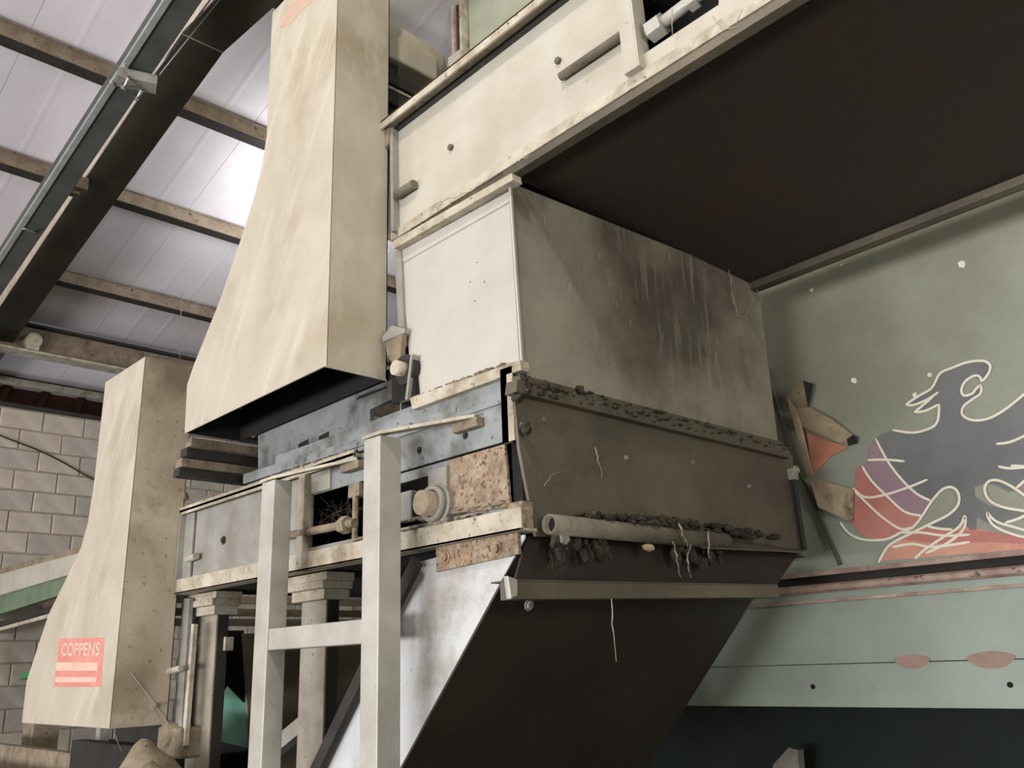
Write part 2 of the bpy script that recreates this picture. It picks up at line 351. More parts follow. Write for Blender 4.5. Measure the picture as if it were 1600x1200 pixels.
for x, y in ((1270, 1073), (1578, 1070)):
    p = at(x, y, 1, YG-.006); part('drain_hole', MB().tube([p, p+Vector((0, .004, 0))], .011, 12), blackm, gw)
for x, y, a, b in ((1548, 1031, .085, .032), (1425, 1034, .07, .028)):
    p = at(x, y, 1, YG-.0055)
    part('rust_patch', MB().prism([(p.x+a*math.cos(t)*(1+.15*math.sin(3*t)), p.y, p.z+b*math.sin(t)) for t in [i*math.pi/9 for i in range(18)]], (0, .002, 0)), pinkp, gw)
rnd = random.Random(11)
for x, y, r in ((1502, 413, .016), (1334, 594, .014), (1315, 414, .006), (1268, 453, .010), (1452, 586, .010), (1429, 617, .010), (1290, 430, .004), (1240, 432, .003)):
    p = at(x, y, 1, YG-.003)
    part('white_splash', MB().prism([(p.x+r*math.cos(t)*rnd.uniform(.7, 1.2), p.y, p.z+r*math.sin(t)*rnd.uniform(.7, 1.3)) for t in [i*math.pi/5 for i in range(10)]], (0, .003, 0)), m_white, gw)
# corner post of the wall (pale channel with brown conduits)
cp0 = thing('wall_corner_post', 'pale upright channel with brown pipes at the green wall corner', 'post', (-4.3, 3.77, 2.0))
part('channel', MB().box(-4.36, -4.33, 3.74, 3.82, 2, 6.62).box(-4.265, -4.235, 3.74, 3.82, 2, 6.62).box(-4.36, -4.235, 3.81, 3.83, 2, 6.62), edge_lt, cp0)
for x in (-4.318, -4.285): part('conduit', MB().tube([(x, 3.77, 2.0), (x, 3.77, 6.6)], .012, 8), rustclad, cp0)
part('base_sleeve', MB().box(-4.385, -4.245, 3.72, 3.84, 5.8, 6.12), cream_lt, cp0, bevel=.004)

# ---- mural
def W(zx, zy, off=0.004):
    return at(1200+zx/3.0775, 530+zy/3.0769, 1, YG-off)
def fill(name, pts, m, off, mir=False):
    P = [W(x, y, .001) for x, y in pts]
    if mir:
        cx = W(975, 700, .001).x; P = [Vector((2*cx-p.x, p.y, p.z)) for p in P]
    P = [Vector((p.x, YG-off, p.z)) for p in P]
    return part(name, MB().prism(P, (0, off-.0005, 0)), m, gw)
zoff = 0.0
def stroke(mb, pts, w=.0052, off=.0062, mir=False):
    P = [W(x, y, .001) for x, y in pts]
    if mir:
        cx = W(975, 700, .001).x; P = [Vector((2*cx-p.x, p.y, p.z)) for p in P]
    Q = []                                            # Catmull-Rom smoothing
    for i in range(len(P)-1):
        a, b, c, d = P[max(i-1, 0)], P[i], P[i+1], P[min(i+2, len(P)-1)]
        for k in range(4):
            t = k/4; Q.append(.5*((2*b)+(c-a)*t+(2*a-5*b+4*c-d)*t*t+(3*b-a-3*c+d)*t**3))
    Q.append(P[-1]); L = []; R = []
    for i, q in enumerate(Q):
        d = Q[min(i+1, len(Q)-1)]-Q[max(i-1, 0)]; d.y = 0
        if d.length < 1e-6: d = Vector((1, 0, 0))
        d.normalize(); n = Vector((-d.z, 0, d.x)); ww = w*(.55 if i in (0, len(Q)-1) else 1)
        L.append(Vector((q.x, YG-off, q.z))+n*ww); R.append(Vector((q.x, YG-off, q.z))-n*ww)
    global zoff
    zoff += .00012
    for v in L+R: v.y -= zoff
    n = len(Q); mb.add(L+R, [(i, i+1, n+i+1, n+i) for i in range(n-1)])
body = [(515, 475), (590, 440), (700, 452), (800, 425), (825, 380), (825, 312), (800, 325), (706, 352), (775, 295), (665, 315), (780, 240), (830, 165), (950, 115), (1040, 107), (1068, 130), (1060, 170), (1030, 205), (990, 178), (950, 205), (932, 250), (948, 270), (1000, 245), (1025, 228), (1020, 262), (985, 290), (942, 325), (942, 365), (985, 390), (1060, 383), (1140, 340), (1231, 268), (1360, 440), (1380, 560), (1260, 700), (1160, 735), (1100, 702), (1040, 690), (992, 712), (995, 755), (1060, 800), (1231, 838), (1120, 890), (1050, 880), (1002, 852), (1000, 915), (955, 915), (948, 852), (890, 915), (760, 903), (870, 845), (916, 795), (915, 738), (880, 713), (830, 732), (780, 775), (700, 730), (640, 670), (575, 580)]
fill('painted_eagle', body, m_grey, .003)
wing_p = [(490, 520), (520, 478), (580, 590), (650, 680), (720, 745), (780, 775), (745, 850), (660, 830), (580, 760), (500, 680), (455, 605), (480, 590)]
wing_r = [(455, 605), (500, 680), (580, 760), (660, 830), (745, 850), (700, 905), (640, 930), (580, 960), (500, 966), (440, 935), (400, 880), (400, 780), (420, 700), (428, 620)]
for mir in (False, True):
    fill('painted_feathers', wing_p, m_purp, .0036, mir); fill('painted_feathers', wing_r, m_red, .0034, mir)
fill('painted_flames', [(545, 1068), (575, 1005), (620, 970), (690, 930), (760, 905), (830, 915), (890, 918), (945, 885), (975, 918), (1020, 912), (1090, 935), (1231, 960), (1420, 930), (1480, 990), (1231, 1012), (900, 1036)], m_flame, .0042)
fill('painted_flames', [(640, 962), (760, 905), (900, 920), (975, 918), (1100, 930), (1231, 955), (1400, 930), (1231, 985), (1050, 975), (850, 985), (740, 975)], m_red, .0046)
ol = MB()
S1 = [[(600, 437), (700, 450), (790, 425), (820, 385), (825, 312)],
      [(665, 314), (730, 272), (790, 235), (830, 165), (890, 138), (950, 115), (1000, 106), (1045, 107), (1071, 130), (1060, 170), (1030, 205)],
      [(1030, 205), (1018, 180), (990, 178), (950, 205), (932, 245), (945, 272), (985, 262), (1002, 240), (1025, 224), (1024, 262), (985, 290), (942, 325), (938, 365), (985, 390), (1060, 383), (1140, 340), (1231, 268), (1330, 180)],
      [(665, 314), (700, 318), (770, 290), (822, 255)], [(800, 270), (770, 300), (706, 352)], [(706, 352), (760, 345), (822, 315)]]
for s in S1: stroke(ol, s)
S2 = [[(520, 478), (580, 590), (650, 680), (720, 745), (785, 777)], [(480, 582), (570, 580), (660, 588)], [(455, 610), (500, 680), (580, 760), (660, 830), (745, 850)],
      [(410, 715), (470, 760), (560, 750), (680, 712), (770, 675)], [(412, 722), (480, 790), (560, 862), (640, 912), (700, 905)], [(350, 880), (390, 930), (440, 958), (500, 967), (580, 960), (650, 925)],
      [(535, 1075), (570, 1010), (610, 975), (700, 930), (780, 890), (870, 845), (918, 795), (918, 740), (885, 712), (840, 725), (790, 780), (745, 850), (700, 905), (650, 925)],
      [(770, 900), (830, 912), (890, 915)], [(710, 1055), (760, 1010), (850, 950), (925, 900), (950, 850), (950, 900), (915, 945), (850, 990), (760, 1030)],
      [(640, 930), (740, 930), (850, 945), (975, 940)], [(600, 1000), (700, 985), (800, 1000), (975, 975)]]
for k, s in enumerate(S2):
    stroke(ol, s)
    if k < 9: stroke(ol, s, mir=True)
for s in ([(1100, 505), (1170, 495), (1260, 455)], [(1110, 612), (1170, 622), (1290, 610)]): stroke(ol, s)
part('painted_outline', ol, m_white, gw, label='thin white outline of the painted eagle')

# ---- torn sheet bracket left of the mural
tb = thing('torn_sheet_bracket', 'torn and folded tan sheet-metal bracket left of the painted eagle', 'bracket', W(200, 660, .02))
def plate3(name, pts, m, t=.006): return part(name, MB().prism([W(x, y, o) for x, y, o in pts], (0, t, 0)), m, tb)
plate3('folded_flap', [(90, 265, .10), (168, 197, .14), (192, 325, .05), (140, 330, .05)], tanm)
plate3('folded_flap', [(168, 197, .14), (215, 215, .05), (205, 270, .02), (192, 325, .05)], darkm)
plate3('upper_band', [(125, 330, .08), (200, 328, .08), (300, 380, .06), (410, 462, .03), (385, 512, .02), (300, 480, .03), (150, 410, .05)], tanm)
plate3('edge_strip', [(85, 265, .09), (130, 330, .08), (160, 410, .06), (215, 655, .03), (195, 665, .03), (130, 430, .07)], tanm)
plate3('torn_face', [(185, 440, .012), (250, 470, .012), (385, 520, .01), (300, 565, .008), (215, 655, .012)], orangem)
plate3('lower_band', [(200, 668, .06), (300, 690, .05), (412, 722, .02), (395, 790, .01), (405, 882, .01), (320, 842, .03), (240, 808, .05)], tanm)
plate3('curled_end', [(378, 480, .03), (412, 458, .05), (425, 470, .04), (425, 500, .03), (385, 512, .02)], darkm)
plate3('curled_end', [(412, 722, .02), (405, 882, .02), (370, 800, .03), (385, 740, .03)], rustm)
tag(part('diagonal_shadow_line', MB().tube([W(-15, 150, .02), W(100, 530, .02), W(235, 815, .02), W(345, 1085, .02)], .009, 8), mat('olive_shadow', (92, 90, 72), (76, 74, 60), 4)), 'thin dark green tube standing in for the shadow line slanting down the green wall beside the chute', 'conduit')  # thin dark tube added in place of a shadow line on the wall

# ================================================================== LOWER CONVEYOR
lc = thing('lower_conveyor', 'lower belt conveyor with blue-grey side plates and grimy head box', 'conveyor', (-3.0, Y0, 1.97))
YF = Y0                                                # near face of the side plates
YC = 3.44
part('bottom_flange', MB().box(-4.14, -1.80, YF-.035, YF+.03, 1.962, 1.972).box(-4.14, -1.80, YF-.035, YF-.027, 1.962, 2.03), edge_lt, lc, bevel=.002)
part('side_panel', MB().box(-4.12, -3.0, YF, YF+.006, 2.0, 2.36), greym, lc)
part('top_flange', MB().box(-4.15, -2.66, YF-.04, YF+.03, 2.345, 2.36).box(-4.15, -2.66, YF-.04, YF-.03, 2.335, 2.372), edge_lt, lc, bevel=.002)
part('end_angle', MB().box(-4.14, -4.13, YF-.04, YF+.03, 1.97, 2.36).box(-4.13, -4.04, YF-.012, YF-.004, 1.97, 2.36), greym, lc)
part('tail_plate', MB().box(-4.14, -4.132, YF+.03, YC, 1.97, 2.36), darkm, lc)
part('stiffener', MB().box(-3.045, -3.0, YF-.039, YF, 1.975, 2.345), edge_lt, lc, bevel=.002)
part('cover_plate', MB().box(-3.0, -2.62, YF-.004, YF+.002, 2.255, 2.36), bluem, lc)
part('sill_strip', MB().box(-3.0, -1.86, YF-.008, YF+.002, 2.028, 2.05), greym, lc)
part('far_side_panel', MB().box(-4.12, X0, YC-.006, YC, 1.97, 2.40), greym, lc)
part('bottom_sheet', MB().box(-4.12, X0, YF, YC, 1.972, 1.98), darkm, lc)
part('top_sheet', MB().box(-4.12, X0, YF+.03, YC, 2.345, 2.352), greym, lc)
# upper blue band above the opening
part('blue_band', MB().box(-3.3, -1.865, YF-.006, YF+.004, 2.375, 2.47), bluem, lc)
part('blue_band', MB().box(-2.62, -1.865, YF-.014, YF-.002, 2.245, 2.37), bluem, lc)
part('band_ridge', MB().box(-3.3, -1.865, YF-.022, YF-.004, 2.365, 2.38), bluem, lc, bevel=.003)
part('band_sill', MB().box(-2.62, -2.15, YF-.01, YF+.002, 2.205, 2.238), bluem, lc)
part('corner_strip', MB().box(-1.873, -1.845, YF-.03, YF-.012, 2.235, 2.47).box(-1.873, X0, YF-.03, YF-.025, 2.235, 2.47), edge_lt, lc)
for x in (-2.06, -2.3, -2.5): bolt(lc, (x, YF-.014, 2.30), r=.008, m=darkm)
# dark inside behind the opening
part('belt', MB().box(-4.05, -1.95, YF+.16, YC-.1, 2.20, 2.21).box(-4.05, -1.95, YF+.16, YC-.1, 2.02, 2.03), rubber, lc)
part('head_roller', MB().tube([(-2.29, YF+.12, 2.115), (-2.29, YC-.06, 2.115)], .09, 20), darkm, lc, smooth=True)
# bearing
BX, BZc = at(657, 785, 1, YF-.10).x, at(657, 785, 1, YF-.10).z
bg = part('bearing_housing', MB().box(BX-.045, BX+.05, YF-.035, YF+.03, 2.03, 2.215).prism([(BX+.07*math.cos(t), YF-.04, BZc+.068*math.sin(t)) for t in [i*math.pi/10 for i in range(20)]], (0, .05, 0)), greym, lc, bevel=.004)
part('bearing_ring', MB().pipe((BX, YF-.062, BZc), (BX, YF-.035, BZc), .058, .044, 24), greym, bg, smooth=True)
part('shaft_end', MB().tube([(BX, YF-.10, BZc), (BX, YF+.1, BZc)], .040, 24), dustm, bg, smooth=True, label='dusty yellowish shaft end')
part('side_lug', MB().box(-2.43, -2.34, YF-.02, YF+.02, 2.07, 2.17), greym, bg, bevel=.006)
part('rusty_plate', MB().prism([(-2.15, YF-.02, 2.055), (-1.862, YF-.02, 2.04), (-1.875, YF-.02, 2.235), (-2.145, YF-.02, 2.235)], (0, .012, 0)), rustm, lc, bevel=.002, label='flaking rusty plate')
part('corner_lug', MB().box(-1.862, -1.80, YF-.03, YF+.02, 1.965, 2.05), rustm, lc, bevel=.006)
# tensioner rod in the dark opening
part('tension_rod', MB().tube([(-3.28, YF-.03, 2.115), (-2.66, YF-.03, 2.10)], .016, 10), dustm, lc, smooth=True)
part('tension_nut', MB().hexa((-2.74, YF-.03, 2.10), (1, 0, 0), .032, .04), dustm, lc)
part('rod_upright', MB().tube([(-2.685, YF-.01, 1.99), (-2.685, YF-.01, 2.23)], .012, 8).box(-2.72, -2.65, YF-.02, YF+.02, 2.20, 2.25), dustm, lc)
part('short_peg', MB().tube([(-4.04, YF-.03, 2.115), (-3.95, YF-.03, 2.12)], .016, 10), edge_lt, lc)
bolt(lc, (-3.74, YF, 2.17), r=.013, m=darkm); bolt(lc, (-3.22, YF, 2.20), r=.011, m=darkm)
part('upper_box', MB().box(-3.05, -2.86, YF-.012, YF, 2.26, 2.345), cream_lt, lc)
# head box: the grimy end plates
XE = X0+.012
E = lambda x, y, o=0: at(x, y, 0, XE+o)
part('head_plate', MB().prism([E(803, 610), E(1238, 712), E(1254, 866), E(1100, 842), E(838, 838), E(812, 700)], (-.012, 0, 0)), headm, lc, label='grimy dark head plate')
part('head_side_plate', MB().box(X0-.045, X0-.004, YF, YF+.01, 2.03, 2.46), blackm, lc)
part('head_ledge', MB().prism([E(808, 592, .03), E(1234, 700, .03), E(1236, 716, .03), E(806, 612, .03)], (-.05, 0, 0)), headm, lc, bevel=.003)
part('head_lug', MB().box(XE, XE+.03, 3.37, 3.41, 2.29, 2.34), greym, lc, bevel=.004); bolt(lc, (XE+.03, 3.39, 2.33), (1, 0, 0), .014, edge_lt)
part('wiper_rod', MB().tube([(XE+.015, 3.39, 2.33), (XE+.015, 3.40, 2.0)], .012, 6), darkm, lc)
for x, y in ((1082, 722), (1170, 760), (850, 655), (978, 715)):
    bolt(lc, E(x, y), (1, 0, 0), .006, greym)
# pipe across the foot of the head plate
pa, pb = at(858, 819, 0, XE+.05), at(1252, 858, 0, XE+.02)
wp = thing('scraper_pipe', 'dented hollow scraper pipe caked with dirt across the head box foot', 'pipe', pa)
pm = pa.lerp(pb, .62)
part('bore_shade', MB().tube([pa.lerp(pb, .015), pm], .0228, 14), blackm, wp)  # black plug puts the shade inside the pipe into the colour
part('pipe', MB().pipe(pa, pm, .030, .023, 20), pipem, wp, smooth=True)
part('lip_strip', MB().prism([pa.lerp(pb, .5)+Vector((-.02, 0, .022)), pb+Vector((-.02, 0, .006)), pb+Vector((.02, 0, -.012)), pa.lerp(pb, .5)+Vector((.02, 0, -.03))], (0, 0, -.006)), headm, wp)
part('mounting_bolt', MB().hexa(at(872, 842, 0, XE+.02), (1, 0, 0), .02, .03), greym, wp)
# bracket under the flange at the left
part('bracket_plate', MB().prism([(-2.22, YF-.012, 1.885), (-1.84, YF-.012, 1.90), (-1.84, YF-.012, 1.962), (-2.22, YF-.012, 1.962)], (0, .012, 0)), rustm, lc)
for x in (-2.17, -1.93): bolt(lc, (x, YF-.012, 1.925), r=.015, m=rustm)

# ---- support frame of the lower conveyor
sf = thing('support_frame', 'dusty steel support legs and braces under the lower conveyor', 'frame', (-3.7, 1.9, 0))
for (la_, lb_) in ((302, 336), (468, 506)):
    xa, xb = at(la_+3, 960, 1, 1.9).x, at(lb_+3, 960, 1, 1.9).x
    lg = part('leg', MB().box(xa, xb, 1.90, 1.91, 0, 1.86), legm, sf, bevel=.002)
    part('leg_web', MB().box(xb-.012, xb, 1.91, 1.96, 0, 1.86), darkm, lg)  # darker than the front, shade of the side face put into the colour
    part('cap_plate', MB().box(xa-.05, xb+.05, 1.85, 1.99, 1.90, 1.93).box(xa-.03, xb+.03, 1.87, 1.99, 1.86, 1.90).box(xa-.06, xb+.06, 1.86, 1.99, 1.93, 1.962), edge_lt, lg, bevel=.003)
    part('foot_plate', MB().box(xa-.08, xb+.08, 1.82, 2.1, 0, .015), greym, lg)
part('brace', MB().bar(at(652, 876, 1, 1.78), at(488, 1215, 1, 1.78), .045, .02, (0, 1, 0)), darkm, sf)
part('brace', MB().bar(at(408, 1188, 1, 1.98), at(476, 1132, 1, 1.98), .06, .05, (0, 1, 0)), greym, sf)
part('short_strut', MB().box(-4.14, -3.93, 1.94, 1.98, 1.70, 1.76), edge_lt, sf)
part('rear_leg', MB().box(-4.25, -4.12, 3.25, 3.4, 0, 1.95), darkm, sf)
part('rear_leg', MB().box(-2.9, -2.8, 3.25, 3.4, 0, 1.95), darkm, sf)
for i, (py, m) in enumerate(((936, cream), (956, dustm), (972, cream))):
    a, b = at(300, py, 0, -4.6), at(600, py-2, 0, -4.6)
    part('cross_rail', MB().box(-4.62, -4.58, 1.92, 3.3, a.z-.02, a.z+.018), m, sf)
part('guard_sheet', MB().prism([at(380, 990, 0, -4.75), at(566, 985, 0, -4.75), at(566, 1230, 0, -4.75), at(394, 1230, 0, -4.75)], (-.02, 0, 0)), sheetm, sf)
part('side_sheet', MB().prism([at(318, 985, 0, -4.8), at(381, 985, 0, -4.8), at(383, 1098, 0, -4.8), at(356, 1070, 0, -4.8), at(340, 1098, 0, -4.8), at(318, 1098, 0, -4.8)], (-.02, 0, 0)), blackm, sf)
tag(part('teal_sheet', MB().prism([at(320, 1090, 1, 2.6), at(345, 1040, 1, 2.6), at(392, 1040, 1, 2.6), at(400, 1172, 1, 2.6), at(318, 1152, 1, 2.6)], (0, .02, 0)), teal), 'faded teal sheet seen low down between the support legs', 'sheet')
tag(part('dark_cabinet', MB().box(-6.9, -4.9, 2.35, 3.4, 0, 1.18), blackm, bevel=.01), 'black machine body behind the support legs at the bottom', 'machine')

# ================================================================== DISCHARGE CHUTE
dc = thing('discharge_chute', 'sloping discharge chute with pale side plate below the head box', 'chute', (-2.4, Y0, 1.3))
def ext(a, b, z):
    a, b = Vector(a), Vector(b); t = (z-a.z)/(b.z-a.z); return a+(b-a)*t
tl, bl = at(655, 878, 1, Y0), at(505, 1200, 1, Y0); tr, br = Vector((X0-.005, Y0, 1.945)), at(625, 1200, 1, Y0)
zl = .75
part('side_plate', MB().prism([tl, Vector((X0-.005, Y0, 1.955)), tr, ext(tr, br, zl), ext(tl, bl, zl)], (0, .006, 0)), chuted, dc)
dtop = Vector((X0-.005, Y0, 1.84)); ra = E(1213, 915); rb = at(1010, 1200, 1, 3.2)
dl = ext(tr, br, zl)
slope = (br-tr)
q0 = Vector((X0-.005-0.09, Y0, 1.945+slope.z/slope.x*(-.09)))
q1 = Vector((q0.x, 3.21, q0.z))
n = Vector((slope.z, 0, -slope.x)).normalized()*.008
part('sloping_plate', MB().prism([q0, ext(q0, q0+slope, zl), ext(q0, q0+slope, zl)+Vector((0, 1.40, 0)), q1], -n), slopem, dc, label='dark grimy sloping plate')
part('far_side_plate', MB().prism([(-2.3, 3.2, 1.95), (X0-.09, 3.2, 1.84), ext(q0, q0+slope, zl)+Vector((0, 1.39, 0)), ext(tl, bl, zl)+Vector((0, 1.39, 0))], (0, .006, 0)), headm, dc)
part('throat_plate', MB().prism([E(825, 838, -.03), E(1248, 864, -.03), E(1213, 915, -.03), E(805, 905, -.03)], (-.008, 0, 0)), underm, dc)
la, lb = E(800, 908, .01), E(1216, 915, .01)
part('ledge_angle', MB().prism([la, lb, lb+Vector((0, 0, -.045)), la+Vector((0, 0, -.05))], (-.05, 0, 0)).prism([la, lb, lb+Vector((-.09, 0, 0)), la+Vector((-.09, 0, 0))], (0, 0, .005)), headm, dc, bevel=.002)
part('ledge_tip', MB().prism([la+Vector((.004, -.02, .015)), la+Vector((.004, .02, .005)), la+Vector((.004, .018, -.04)), la+Vector((.004, -.01, -.05))], (-.02, 0, 0)), galv, dc, bevel=.004, label='bright bent tip')
bolt(dc, at(826, 945, 0, X0-.1), (1, 0, -.3), .012, greym)

# ================================================================== TRANSFER CHUTE
tc = thing('transfer_chute', 'pale boxed transfer chute between upper and lower conveyors', 'chute', (-2.1, Y0, 2.47))
def F(x, y, o=0): return at(x, y, 1, Y0-o)
part('front_panel', MB().prism([F(627, 395), F(795, 300), F(812, 572), F(645, 632)], (0, .006, 0)), chutem, tc)
part('cap_strip', MB().prism([F(627, 392, .004), F(797, 298, .004), F(798, 314, .004), F(630, 410, .004)], (0, .004, 0)), chutem, tc)
part('top_angle', MB().prism([F(614, 376, .035), F(799, 270, .035), F(801, 281, .035), F(615, 389, .035)], (0, .045, 0)), edge_lt, tc, bevel=.002)
part('foot_angle', MB().prism([F(640, 622, .03), F(812, 562, .03), F(814, 578, .03), F(644, 640, .03)], (0, .04, 0)), edge_lt, tc, bevel=.002)
part('corner_edge', MB().bar(F(797, 285, .004), F(816, 572, .004), .008, .008, (1, 0, 0)), chutem, tc)
part('left_edge', MB().prism([F(616, 392, .012), F(626, 392, .012), F(632, 540, .012), F(624, 545, .012)], (0, .02, 0)), greym, tc)
part('end_panel', MB().prism([E(796, 285, -.012), E(1184, 440, -.012), E(1216, 694, -.012), E(814, 590, -.012)], (-.006, 0, 0)), endm, tc, label='grimy dark end panel')
part('foot_ledge', MB().prism([E(812, 584, .02), E(1222, 690, .02), E(1222, 702, .02), E(812, 600, .02)], (-.035, 0, 0)), headm, tc, bevel=.003)
part('back_panel', MB().box(-2.43, -2.424, Y0, Y1, 2.47, 3.14), greym, tc)
part('far_panel', MB().box(-2.43, X0-.02, Y1, Y1+.006, 2.44, 3.14), endm, tc)
for x, y in ((745, 410), (735, 440), (757, 440), (742, 470)): bolt(tc, F(x, y), r=.0025, m=greym)

# ================================================================== UPPER CONVEYOR
XU, ZU, SL = -2.475, 3.170, .026
uc = thing('upper_conveyor', 'big overhead conveyor trough with pale side and dark rusty underside', 'conveyor', (XU, Y0, ZU))
uc.rotation_euler = (0, -math.atan(SL), 0)
def up(name, mb, m, bevel=0, smooth=False, label=None):
    me = bpy.data.meshes.new(name); me.from_pydata(mb.v, [], mb.f)
    bm = bmesh.new(); bm.from_mesh(me); bmesh.ops.recalc_face_normals(bm, faces=bm.faces); bm.to_mesh(me); bm.free()
    if smooth:
        for p in me.polygons: p.use_smooth = len(p.vertices) == 4
    o = link(name, me, m, uc, bevel=bevel)
    if label: o['label'] = label
    return o
LL = 5.0
up('side_panel', MB().box(.01, 1.22, 0, .006, 0, .47).box(1.22, LL, 0, .006, 0, .085).box(1.22, LL, 0, .006, .43, .47).box(1.50, LL, 0, .006, .085, .43)
   .prism([(1.49, 0, .085), (1.50, 0, .085), (1.50, 0, .14)], (0, .006, 0)), cream_lt)
up('bottom_flange', MB().box(-.01, LL, -.004, .05, -.006, .0).box(-.01, LL, -.006, .0, -.008, .03), edge_lt)
up('top_flange', MB().box(-.02, LL, -.06, .02, .495, .505).box(-.02, LL, -.06, -.05, .468, .505), edge_lt, bevel=.002)
up('top_shadow_strip', MB().box(.01, LL, -.004, .0, .462, .495), darkm)  # dark strip paints in the shadow under the top flange
up('end_angle', MB().box(-.02, -.012, -.05, .02, 0, .50).box(.022, .040, -.03, 0, .01, .47), greym, bevel=.002)
up('tail_plate', MB().box(-.012, -.004, 0, 1.5, 0, .47), greym)
up('stiffener', MB().box(1.175, 1.225, -.032, 0, .03, .468).box(1.225, 1.232, -.032, .03, .03, .468), cream_lt, bevel=.002)
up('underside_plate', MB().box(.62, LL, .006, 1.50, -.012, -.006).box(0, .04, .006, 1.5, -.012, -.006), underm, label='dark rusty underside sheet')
up('near_lip', MB().box(.62, LL, -.002, .035, -.04, -.01), headm)
up('far_lip', MB().box(.55, LL, 1.47, 1.52, -.045, -.006).box(.55, LL, 1.515, 1.525, -.045, .03), headm)
up('far_side_panel', MB().box(0, LL, 1.50, 1.506, -.01, .47), greym)
up('belt', MB().box(.1, LL, .12, 1.4, .36, .368), rubber)
up('inner_shade', MB().box(1.1, LL, .2, .21, 0, .475).box(1.1, LL, .006, .21, .472, .478), blackm)  # added black sheets stand for the shade inside the trough
up('tail_roller', MB().tube([(.3, .05, .25), (.3, 1.45, .25)], .11, 20), darkm, smooth=True)
up('tension_rod', MB().tube([(.92, -.016, .185), (1.175, -.016, .182)], .015, 10), pipem, smooth=True)
up('tension_rod', MB().tube([(1.24, .02, .16), (1.50, .02, .18)], .020, 12), galv, smooth=True)
up('tension_nut', MB().hexa((1.25, .02, .16), (1, 0, .05), .036, .05), galv)
up('tension_nut', MB().hexa((1.39, .02, .17), (1, 0, .05), .030, .03), galv)
up('short_peg', MB().tube([(.05, -.02, .160), (.16, -.02, .158)], .018, 12), pipem, smooth=True)
for x, z in ((.36, .22), (.905, .262)): up('bolt', MB().hexa((x, 0, z), (0, -1, 0), .012, .012), pipem)

# ================================================================== DRIVE GUARDS
def guard(label, xr, outline, yb, endmat):
    """outline: (x,z) points of the near face, going up the left side from the bottom right corner"""
    yf = 1.535; zs = [p[1] for p in outline]; zb, zt = min(zs), max(zs)
    g = thing('drive_guard', label, 'machine guard', (xr-.6, yf, zb), 'cream drive guards')
    t = .006
    part('near_face', MB().prism([(x, yf, z) for x, z in outline], (0, t, 0)), cream, g, bevel=.002)
    part('end_face', MB().box(xr-t, xr, yf+.001, yb, zb, zt), endmat, g)
    part('top_face', MB().box(outline[-2][0], xr-t, yf+t, yb, zt-t, zt), cream, g)
    mb = MB(); ol_ = outline[1:-1]
    for (xa, za), (xc, zc) in zip(ol_, ol_[1:]):
        d = Vector((xc-xa, 0, zc-za)); nn = Vector((d.z, 0, -d.x)).normalized()*t
        mb.prism([(xa, yf+t, za), (xa, yb, za), Vector((xa, yb, za))+nn, Vector((xa, yf+t, za))+nn], d)
    part('curved_face', mb, cream, g)
    mb = MB()
    for (xa, za), (xc, zc) in zip(ol_, ol_[1:]):
        mb.add([(xa+.012, yf+.008, za), (xa+.012, yb-.005, za), (xc+.012, yb-.005, zc), (xc+.012, yf+.008, zc)], [(0, 1, 2, 3)])
    part('inner_shade', mb.box(outline[1][0]+.012, xr-.01, yf+.0065, yf+.0085, zb+.004, zb+.3), blackm, g)  # added black lining and back give the guard's inside its shade
    part('back_shade', MB().prism([(x, yb, z) for x, z in outline], (0, -.004, 0)), blackm, g)
    return g
o1 = [(-2.485, 2.60), (-3.61, 2.595), (-3.625, 2.82), (-3.57, 2.90), (-3.36, 3.13), (-3.19, 3.37), (-3.10, 3.52), (-3.04, 3.66), (-3.015, 3.78), (-3.025, 4.32), (-3.025, 4.43), (-2.485, 4.43)]
g1 = guard('large cream drive guard hanging open-bottomed on the upper conveyor', -2.485, o1, Y0-.02, cream)
o0 = [(-4.145, 1.39), (-5.375, 1.39), (-5.38, 1.60), (-5.15, 1.93), (-4.88, 2.14), (-4.76, 2.24), (-4.70, 2.36), (-4.675, 2.54), (-4.67, 3.10), (-4.145, 3.10)]
g0 = guard('cream drive guard with faded red sticker on the lower conveyor', -4.145, o0, Y0-.02, creamd)
rnd = random.Random(5)
part('latch_bolt', MB().hexa(at(243, 1102, 0, -4.143), (1, 0, 0), .012, .03, 8), rustm, g0)
part('scratch', MB().tube([at(205, 1052, 0, -4.141), at(243, 1102, 0, -4.141), at(262, 1130, 0, -4.141)], .003, 5), cream_lt, g0)
# red sticker
yf = 1.535
def SG(x, y, o=.001): return at(x, y, 1, yf-o)
ap = SG(92, 998); bp = SG(163, 996); cq = SG(158, 1073); dq = SG(84, 1073)
st = part('sticker', MB().prism([ap, bp, cq, dq], (0, .0008, 0)), stk_red, g0, label='faded red sticker with pale lettering')
for (x0, y0, x1, y1) in ((87, 1035, 152, 1048), (86, 1058, 150, 1066)):
    part('print_block', MB().prism([SG(x0+1, y0, .002), SG(x1+1, y0, .002), SG(x1, y1, .002), SG(x0, y1, .002)], (0, .0008, 0)), stk_pink, st)
tcu = bpy.data.curves.new('lettering', 'FONT'); tcu.body = 'COPPENS'; tcu.size = 1; tcu.offset = .022; tcu.align_x = 'LEFT'
to = bpy.data.objects.new('tmp_text', tcu); C.objects.link(to); bpy.context.view_layer.update()
me = bpy.data.meshes.new_from_object(to.evaluated_get(bpy.context.evaluated_depsgraph_get())); bpy.data.objects.remove(to)
xs = [v.co.x for v in me.vertices]; zs = [v.co.y for v in me.vertices]
A, B, D = SG(95, 1025, .002), SG(155, 1025, .002), SG(97, 1005, .002)
